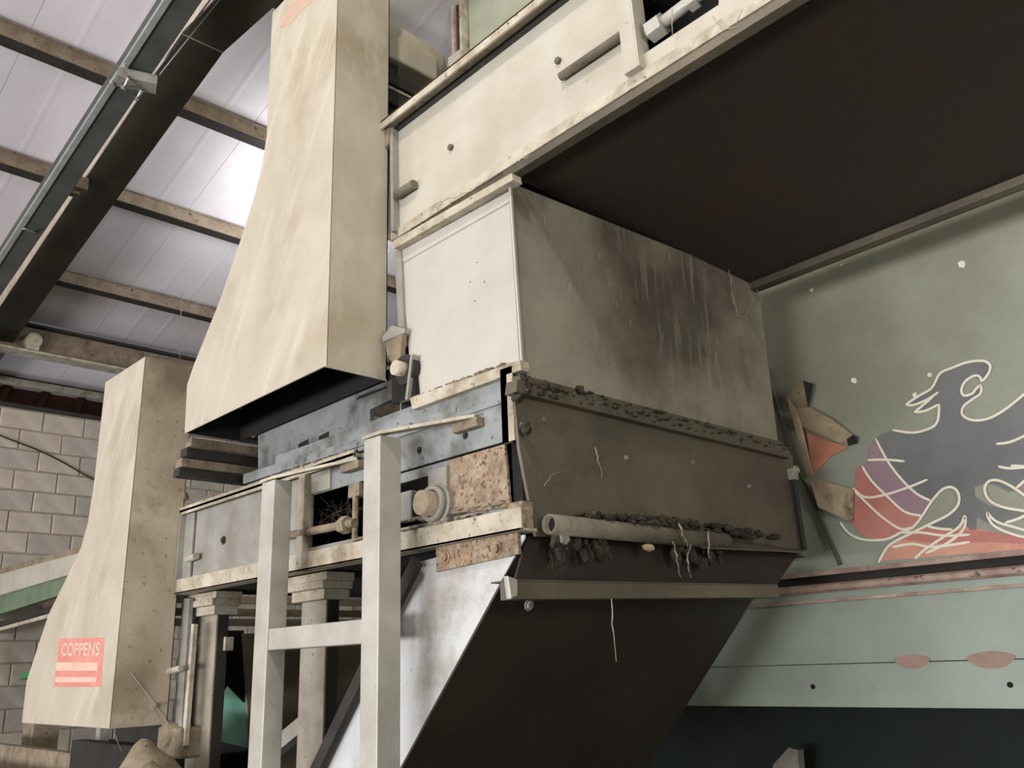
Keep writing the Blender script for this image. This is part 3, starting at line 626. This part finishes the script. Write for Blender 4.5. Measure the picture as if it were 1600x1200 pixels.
for v in me.vertices:
    u = (v.co.x-min(xs))/(max(xs)-min(xs)); q = (v.co.y-min(zs))/(max(zs)-min(zs))
    v.co = A+(B-A)*u+(D-A)*q-wloc(st)
me.name = 'lettering'; me.materials.clear(); me.materials.append(stk_pink); link('lettering', me, None, st)
# remains of a red sticker at the top of the large guard
rp = MB().prism([SG(437, 44), SG(452, 8), SG(478, -12), SG(488, 2), SG(470, 18), SG(455, 36)], (0, .0008, 0))
part('sticker_remnant', rp, mat('pink_smear', (188, 150, 132), (180, 164, 142), 14, None, rough=.7, bump=0), g1)
# clips that hold the large guard
for (x, y) in ((603, 198), (621, 523)):
    p = at(x, y, 1, Y0-.03)
    c = thing('guard_clip', 'small dusty clip at the %s of the large drive guard edge' % ('upper part' if y < 300 else 'foot'), 'clip', p, 'guard clips')
    part('clip_plate', MB().prism([p+Vector((-.055, -.03, .0)), p+Vector((-.01, -.02, .035)), p+Vector((.045, 0, .01)), p+Vector((.04, 0, -.005)), p+Vector((-.05, -.03, -.02))], (0, .06, 0)), greym, c, bevel=.003)
    part('clip_tongue', MB().prism([p+Vector((-.045, -.02, -.02)), p+Vector((.035, -.005, -.008)), p+Vector((.025, -.005, -.09)), p+Vector((-.005, -.01, -.11)), p+Vector((-.035, -.02, -.08))], (0, .02, 0)), dustm, c)
# ---- return bearing and drive plates under the large guard
db = thing('drive_bracket', 'notched blue-grey drive bracket with bearing under the large guard', 'bracket', (-3.0, Y0, 2.5))
YD = Y0+.0
pg = [(403, 735), (403, 665), (500, 636), (540, 604), (612, 575), (616, 622), (578, 640), (578, 668), (512, 702), (510, 688), (499, 688), (499, 704), (464, 716)]
part('notched_plate', MB().prism(pt(pg, 1, YD), (0, .02, 0)), sooty_shaded, db, bevel=.002)
part('slot', MB().prism(pt([(557, 625), (560, 619), (603, 603), (603, 607)], 1, YD-.003), (0, .004, 0)), blackm, db)
for q in ([(466, 694), (481, 686), (481, 700), (466, 708)], [(498, 682), (513, 674), (513, 690), (498, 698)]):
    part('slot', MB().prism(pt(q, 1, YD-.003), (0, .004, 0)), blackm, db)
part('dusty_shelf', MB().prism(pt([(380, 756), (640, 672), (640, 660), (380, 741)], 1, YD-.02), (0, .08, 0)), bluem, db)
part('drive_box', MB().prism([at(612, 590, 1, Y0-.02), at(646, 578, 1, Y0-.02), at(650, 625, 1, Y0-.02), at(612, 630, 1, Y0-.02)], (0, .15, 0)), blackm, db)
p = at(632, 577, 1, Y0-.03)
part('bearing_housing', MB().tube([p, p+Vector((0, .08, 0))], .055, 20), darkm, db)
part('shaft_end', MB().tube([p+Vector((-.005, -.04, 0)), p+Vector((-.005, .02, 0))], .027, 18), edge_lt, db, smooth=True)
part('bent_strap', MB().bar(at(648, 556, 1, Y0-.02), at(640, 625, 1, Y0-.02), .012, .03, (0, 1, 0)), greym, db)
part('hanging_hook', MB().prism(pt([(382, 642), (393, 640), (393, 664), (402, 662), (403, 672), (396, 684), (382, 680)], 1, Y0+.06), (0, .03, 0)), dustm, db, bevel=.003)
for zz, xx, m in ((700, -3.62, purm), (716, -3.66, darkm), (733, -3.7, dustm), (748, -3.72, darkm)):
    a = at(330, zz-3, 0, xx)
    part('cross_bar', MB().box(xx-.03, xx+.03, Y0-.25, Y1, a.z-.018, a.z+.018), m, db)

# ================================================================== MOTOR behind the large guard
mc = Vector((-2.72, 1.80, 4.24))
mo = thing('gear_motor', 'dusty cream gear motor behind the top of the large drive guard', 'motor', mc)
part('motor_body', MB().tube([mc, mc+Vector((0, .05, 0)), mc+Vector((0, .36, 0)), mc+Vector((0, .40, 0))], [.11, .128, .128, .115], 24), cream, mo, smooth=True)
part('gear_head', MB().tube([mc+Vector((0, .40, -.01)), mc+Vector((0, .50, -.01))], [.10, .085], 20), cream_lt, mo, smooth=True)
for k in range(5):
    y = .50+.022*k; part('cooling_fin', MB().tube([mc+Vector((0, y, -.01)), mc+Vector((0, y+.009, -.01))], .082-.006*k, 18), greym, mo)
part('fin_core', MB().tube([mc+Vector((0, .49, -.01)), mc+Vector((0, .62, -.01))], .05, 14), darkm, mo)
part('terminal_box', MB().box(mc.x-.02, mc.x+.15, mc.y+.05, mc.y+.32, mc.z-.15, mc.z-.02), cream, mo, bevel=.01)
mf = thing('motor_frame', 'dark motor support beams above the tail of the upper conveyor', 'frame', (-2.62, 1.85, 3.6))
for i, (py, m, h) in enumerate(((137, darkm, .05), (152, edge_lt, .012), (166, darkm, .06))):
    a = at(625, py, 0, -2.6); part('cross_beam', MB().box(-2.66, -2.57, 1.80, 3.2, a.z-h/2, a.z+h/2), m, mf)
part('upright', MB().box(-2.66, -2.6, 1.86, 1.92, 3.3, 4.09), darkm, mf)
part('upright', MB().box(-2.66, -2.6, 3.1, 3.16, 3.2, 4.0), darkm, mf)

# ================================================================== GALVANISED LADDER FRAME
lf = thing('access_ladder', 'galvanised box-section ladder frame standing before the lower conveyor', 'ladder', (-2.6, 1.65, 0))
pf = 1.60
part('post', MB().box(-2.345, -2.255, pf, pf+.085, 0, 2.315), galv, lf, bevel=.003)
part('post', MB().box(-3.02, -2.925, pf, pf+.075, 0, 2.285), galv, lf, bevel=.003)
part('rung', MB().box(-2.925, -2.345, pf+.005, pf+.07, 1.672, 1.745), galv, lf, bevel=.003)
part('rung', MB().box(-2.925, -2.345, pf+.005, pf+.07, .9, .97), galv, lf, bevel=.003)
for (xa, za, xb, zb) in ((-2.30, 2.32, -2.03, 2.345), (-2.98, 2.29, -2.68, 2.33)):
    a = part('top_arm', MB().prism([(xa-.05, pf-.005, za-.004), (xa+.05, pf-.005, za-.004), (xb+.045, Y0-.04, zb-.004), (xb-.045, Y0-.04, zb-.004)], (0, 0, .012)), edge_lt, lf, bevel=.002)
    part('mounting_tab', MB().box(xb-.06, xb+.06, Y0-.045, Y0-.015, zb-.035, zb-.006), dustm, a)

# ================================================================== LEFT BACKGROUND
yd = 2.3
dcv = thing('distant_conveyor', 'distant conveyor with white rail and green side before block wall', 'conveyor', (-9, yd, 1.9))
def DV(x, y): return at(x, y, 1, yd)
a0, a1, b0, b1, c0, c1 = DV(0, 897), DV(130, 862), DV(0, 930), DV(118, 895), DV(0, 958), DV(104, 925)
def lz(p, q, x): return p.z+(q.z-p.z)*(x-p.x)/(q.x-p.x)
xa, xb = -9.9, -6.3
part('white_rail', MB().prism([(xa, yd, lz(a0, a1, xa)), (xb, yd, lz(a0, a1, xb)), (xb, yd, lz(b0, b1, xb)), (xa, yd, lz(b0, b1, xa))], (0, .05, 0)), cream_lt, dcv, bevel=.004)
part('green_side', MB().prism([(xa, yd+.02, lz(b0, b1, xa)), (xb, yd+.02, lz(b0, b1, xb)), (xb, yd+.02, lz(c0, c1, xb)), (xa, yd+.02, lz(c0, c1, xa))], (0, .05, 0)), greenb, dcv)
part('roof_strip', MB().prism([(xa, yd+.03, lz(a0, a1, xa)+.06), (xb, yd+.03, lz(a0, a1, xb)+.06), (xb, yd+.03, lz(a0, a1, xb)), (xa, yd+.03, lz(a0, a1, xa))], (0, .3, 0)), purm, dcv)
part('lower_rail', MB().bar((xa, yd+.1, lz(c0, c1, xa)-.07), (xb, yd+.1, lz(c0, c1, xb)-.07), .04, .05), darkm, dcv)
part('lower_rail', MB().bar((xa, yd+.06, lz(c0, c1, xa)-.13), (xb, yd+.06, lz(c0, c1, xb)-.13), .03, .03), edge_lt, dcv)
for x in (-9.7, -6.5): part('leg', MB().box(x-.05, x+.03, yd+.04, yd+.1, 0, lz(c0, c1, x)), edge_lt if x < -8 else greym, dcv)
p = at(38, 1062, 1, 2.2)
gb = thing('green_bracket', 'small bright green bracket sticking out of the block wall area', 'bracket', p)
part('bracket_top', MB().prism([p+Vector((-.12, 0, 0)), p+Vector((.3, 0, .03)), p+Vector((.3, .25, .03)), p+Vector((-.05, .25, 0))], (0, 0, .05)), greens, gb, bevel=.004)
part('bracket_arm', MB().box(p.x+.05, p.x+.3, p.y+.02, p.y+.2, .8, p.z), dustm, gb)
ylw = 1.9
q0_, q1_ = at(0, 1163, 1, ylw), at(130, 1150, 1, ylw)
ml = thing('low_machine_frame', 'low dusty machine frame under the sticker guard at bottom left', 'frame', (-5.5, ylw, .8))
part('front_rail', MB().box(-8.2, -5.62, ylw, ylw+.06, 1.05, q0_.z), dustm, ml, bevel=.004)
part('dark_rail', MB().box(-5.62, -4.3, ylw-.02, ylw+.06, 1.08, 1.27), darkm, ml, bevel=.004)
part('top_rail', MB().box(-5.2, -4.3, ylw+.06, ylw+.2, 1.27, 1.36), darkm, ml)
part('lower_ledge', MB().box(-8.2, -4.2, ylw-.32, ylw-.28, 1.08, 1.095), edge_lt, ml)
part('leg', MB().box(-5.0, -4.9, ylw, ylw+.06, 0, 1.08).box(-7.8, -7.7, ylw, ylw+.06, 0, 1.06), darkm, ml)
part('lower_panel', MB().box(-8.2, -4.25, ylw-.3, ylw-.29, .7, 1.09), greym, ml)
# dusty take-up unit beside the first leg
p = at(262, 1155, 1, 1.8)
tu = thing('take_up_unit', 'dust-covered tail bearing unit between sticker guard and first support leg', 'bearing', p)
part('bearing_cap', MB().tube([p+Vector((.0, -.02, .02)), p+Vector((.0, .1, .02))], .05, 14), dustm, tu, smooth=True)
part('bearing_body', MB().box(p.x-.12, p.x+.12, p.y, p.y+.12, p.z-.08, p.z+.05), dustm, tu, bevel=.012)
part('side_strip', MB().prism([at(286, 935, 1, 1.83), at(296, 935, 1, 1.83), at(282, 1160, 1, 1.83), at(268, 1160, 1, 1.83)], (0, .02, 0)), greym, tu)
part('side_strip', MB().prism([at(299, 975, 1, 1.82), at(303, 975, 1, 1.82), at(288, 1165, 1, 1.82), at(283, 1165, 1, 1.82)], (0, .02, 0)), edge_lt, tu)
part('cross_pin', MB().tube([at(260, 1050, 1, 1.78), at(283, 1044, 1, 1.78)], .014, 10), edge_lt, tu)
part('shaft_stub', MB().tube([at(272, 780, 1, 1.76), at(292, 775, 1, 1.80)], .02, 10), dustm, tu)
# dust-draped heap
hp = at(225, 1185, 1, 1.62)
mb = MB(); nx, ny = 40, 14; rr = random.Random(2)
bumps = [(rr.uniform(-.5, .5), rr.uniform(-.1, .15), rr.uniform(.03, .10), rr.uniform(.01, .05)) for _ in range(40)]+[(-.08, 0, .09, .11), (.15, .03, .14, .07)]
vs = []
for i in range(nx):
    for j in range(ny):
        x = -.5+i/(nx-1); y = -.16+.36*j/(ny-1)
        h = sum(a*math.exp(-((x-cx)**2+(y-cy)**2)/(r*r)) for cx, cy, r, a in bumps)*max(0, 1-(abs(x)/.5)**4)
        vs.append((hp.x+x, hp.y+y, hp.z-.15+h+rr.uniform(-.002, .002)))
mb.add(vs, [(i*ny+j, (i+1)*ny+j, (i+1)*ny+j+1, i*ny+j+1) for i in range(nx-1) for j in range(ny-1)])
mb.box(hp.x-.5, hp.x+.5, hp.y-.16, hp.y+.2, hp.z-.2, hp.z-.152)
tag(part('dust_heap', mb, dustm, smooth=True), 'lumpy beige dust-covered heap at the bottom edge below the guards', 'debris')['kind'] = 'stuff'

# ================================================================== POST seen in the dark recess
tag(part('recess_post', MB().prism([at(1208, 1195, 1, 4.3), at(1232, 1168, 1, 4.3), at(1246, 1172, 1, 4.3), at(1248, 1200, 1, 4.3), at(1246, 1300, 1, 4.3), at(1200, 1300, 1, 4.3)], (0, .06, 0)), greym), 'grey-green steel post in the dark recess below the green wall', 'post')

# ================================================================== DIRT AND COBWEBS
def stuff(name, mb, m, label, cat):
    o = part(name, mb, m); o['label'] = label; o['category'] = cat; o['kind'] = 'stuff'; return o
rnd = random.Random(21)
mb = MB()
for k in range(170):                                   # dirt lying on the scraper pipe
    t = rnd.betavariate(2.2, 2.6)*.92+.03; p = pa.lerp(pb, t)
    mb.blob((p.x+rnd.uniform(-.03, .02), p.y, p.z+.03+rnd.uniform(-.004, .016+.02*math.exp(-((t-.5)/.2)**2))), rnd.uniform(.007, .022), k, (1, 1.5, .7))
for k in range(70):                                    # and hanging under it
    t = rnd.choice((rnd.uniform(.02, .2), rnd.uniform(.42, .62))); p = pa.lerp(pb, t)
    mb.blob((p.x-.02, p.y, p.z-.03-rnd.random()*.05), rnd.uniform(.006, .016), k, (1, 1, 1.6))
stuff('caked_dirt', mb, dirtm, 'dark crumbly dirt caked along the scraper pipe', 'dirt')
mb = MB(); a, b = E(815, 590, .02), E(1230, 700, .02)
for k in range(230):
    t = rnd.random()**1.3; p = a.lerp(b, t)
    mb.blob((p.x+rnd.uniform(-.02, .02), p.y, p.z+rnd.uniform(-.05, .012)*(1-.6*t)), rnd.uniform(.004, .012)*(1-.45*t), k, (1, 1.8, .8))
for (x, y) in ((822, 612), (808, 622), (838, 605), (852, 603), (818, 665), (822, 672), (905, 610)):
    p = E(x, y, .02); mb.blob(p, .02, x, (1, 1.1, .9))
stuff('caked_dirt', mb, dirtm, 'dark dirt lying along the ledge between transfer chute and head box', 'dirt')
mb = MB()
for k in range(90):                                    # crumbs on the flanges of the lower conveyor
    x = rnd.uniform(-4.1, -1.9); mb.blob((x, YF-.03+rnd.uniform(-.01, .01), (2.372 if x < -2.7 else 2.035)+rnd.uniform(0, .006)), rnd.uniform(.005, .013), k, (1.6, 1, .6))
for k in range(40):
    x = rnd.uniform(-2.35, -1.9); mb.blob((x, YF-.02, 2.055+rnd.uniform(0, .012)), rnd.uniform(.008, .018), k, (1.8, 1, .5))
for k in range(50):
    x = rnd.uniform(-2.4, -1.85); mb.blob((x, Y0-.022, 2.487+rnd.uniform(0, .006)), rnd.uniform(.004, .010), k, (1.8, 1, .5))
stuff('flange_dust', mb, dustm, 'light brown dust crumbs lying on the lower conveyor flanges', 'dust')
def strand(mb, pts, r=.0022, jit=.004):
    P = [Vector(p) for p in pts]; Q = []
    for a_, b_ in zip(P, P[1:]):
        for k in range(4): Q.append(a_.lerp(b_, k/4)+Vector((rnd.uniform(-jit, jit) for _ in range(3))))
    Q.append(P[-1]); n = len(Q); mb.tube(Q, [r*(.75-.5*abs(2*i/(n-1)-.7)/1.4) for i in range(n)], 4)
mb = MB(); md = MB()
strand(mb, [E(956, 935, .03), E(957, 975, .03), E(963, 1034, .03)], .0032, .002)
strand(mb, [E(930, 700, .01), E(934, 712, .01), E(940, 748, .01)], .004)
strand(mb, [E(850, 757, .01), E(866, 740, .01), E(884, 736, .01)], .0025)
strand(mb, [E(1062, 818, .09), E(1068, 835, .09), E(1075, 855, .08)], .0055)
strand(mb, [E(1052, 845, .08), E(1058, 875, .07), E(1064, 902, .06)], .004)
strand(mb, [E(1078, 850, .08), E(1074, 880, .07), E(1080, 903, .06)], .004)
strand(mb, [E(1107, 830, .08), E(1109, 873, .07)], .004)
strand(mb, [E(1140, 420, .01), E(1143, 455, .01), E(1152, 488, .01), E(1158, 497, .01), E(1168, 488, .01), E(1176, 470, .01), E(1172, 445, .01)], .0035)
strand(mb, [E(1182, 455, .02), E(1188, 465, .02), E(1191, 475, .02)], .003)
for (x, y) in ((850, 335), (860, 360), (905, 370), (935, 395), (952, 438), (985, 500), (1045, 395), (1082, 420), (1120, 520), (1118, 550), (1128, 590), (1118, 640), (1035, 520), (890, 440), (1060, 600), (965, 470)):
    strand(mb, [E(x, y, .002), E(x+rnd.uniform(-1, 2), y+rnd.uniform(8, 20), .004)], .002, .002)
for k in range(16):
    x = rnd.uniform(860, 900); y = rnd.uniform(850, 860); strand(md, [E(x, y, .05), E(x+rnd.uniform(-14, 10), y+rnd.uniform(12, 30), .04), E(x+rnd.uniform(-18, 14), y+rnd.uniform(30, 50), .03)], .0011, .008)
strand(mb, [F(1115, 25, .03), F(1128, 46, .02), F(1148, 44, .02), F(1158, 22, .03), F(1160, 12, .03)], .0022, .002)
strand(mb, [F(1050, 12, .03), F(1051, 34, .03), F(1050, 58, .02)], .0028, .002)
strand(mb, [F(876, 130, .03), F(884, 128, .03), F(888, 150, .02)], .0018, .002)
strand(mb, [F(805, 255, .03), F(820, 246, .03), F(832, 242, .03)], .003, .003)
strand(mb, [F(682, 330, .05), F(690, 315, .05), F(735, 300, .05), F(760, 280, .05)], .002, .004)
for k in range(22):                                    # fluff in the dark bay of the bearing
    strand(md, [(rnd.uniform(-2.22, -2.15), YF+.0, rnd.uniform(2.05, 2.22)), (rnd.uniform(-2.22, -2.14), YF+.01, rnd.uniform(2.05, 2.22))], .0012, .01)
for k in range(34):
    strand(md, [(rnd.uniform(-2.98, -2.7), YF-.01, rnd.uniform(2.1, 2.24)), (rnd.uniform(-2.95, -2.68), YF+.01, rnd.uniform(2.04, 2.2))], .0014, .012)
strand(mb, [at(178, 1142, 1, 1.55), at(190, 1175, 1, 1.6)], .003, .001)
strand(mb, [at(284, 455, 1, 3.0), at(282, 520, 1, 3.0), at(281, 560, 1, 3.0)], .006, .004)
strand(mb, [at(374, 640, 1, 1.6), at(380, 632, 1, 1.6)], .005, .001)
stuff('cobwebs', mb, webm, 'pale cobweb strands and straws hanging on the dirty chutes', 'cobweb')
stuff('dark_fluff', md, dirtm, 'dark fibrous fluff in the bearing openings and under the pipe end', 'fluff')
p = at(1014, 856, 0, XE+.04)
tag(part('pale_pebble', MB().blob(p, .022, 4, (1, 1.5, .8)), mat('pebble', (198, 176, 140), (180, 156, 120), 10, None, rough=.8), bevel=.004), 'small pale yellowish lump stuck under the scraper pipe', 'stone')
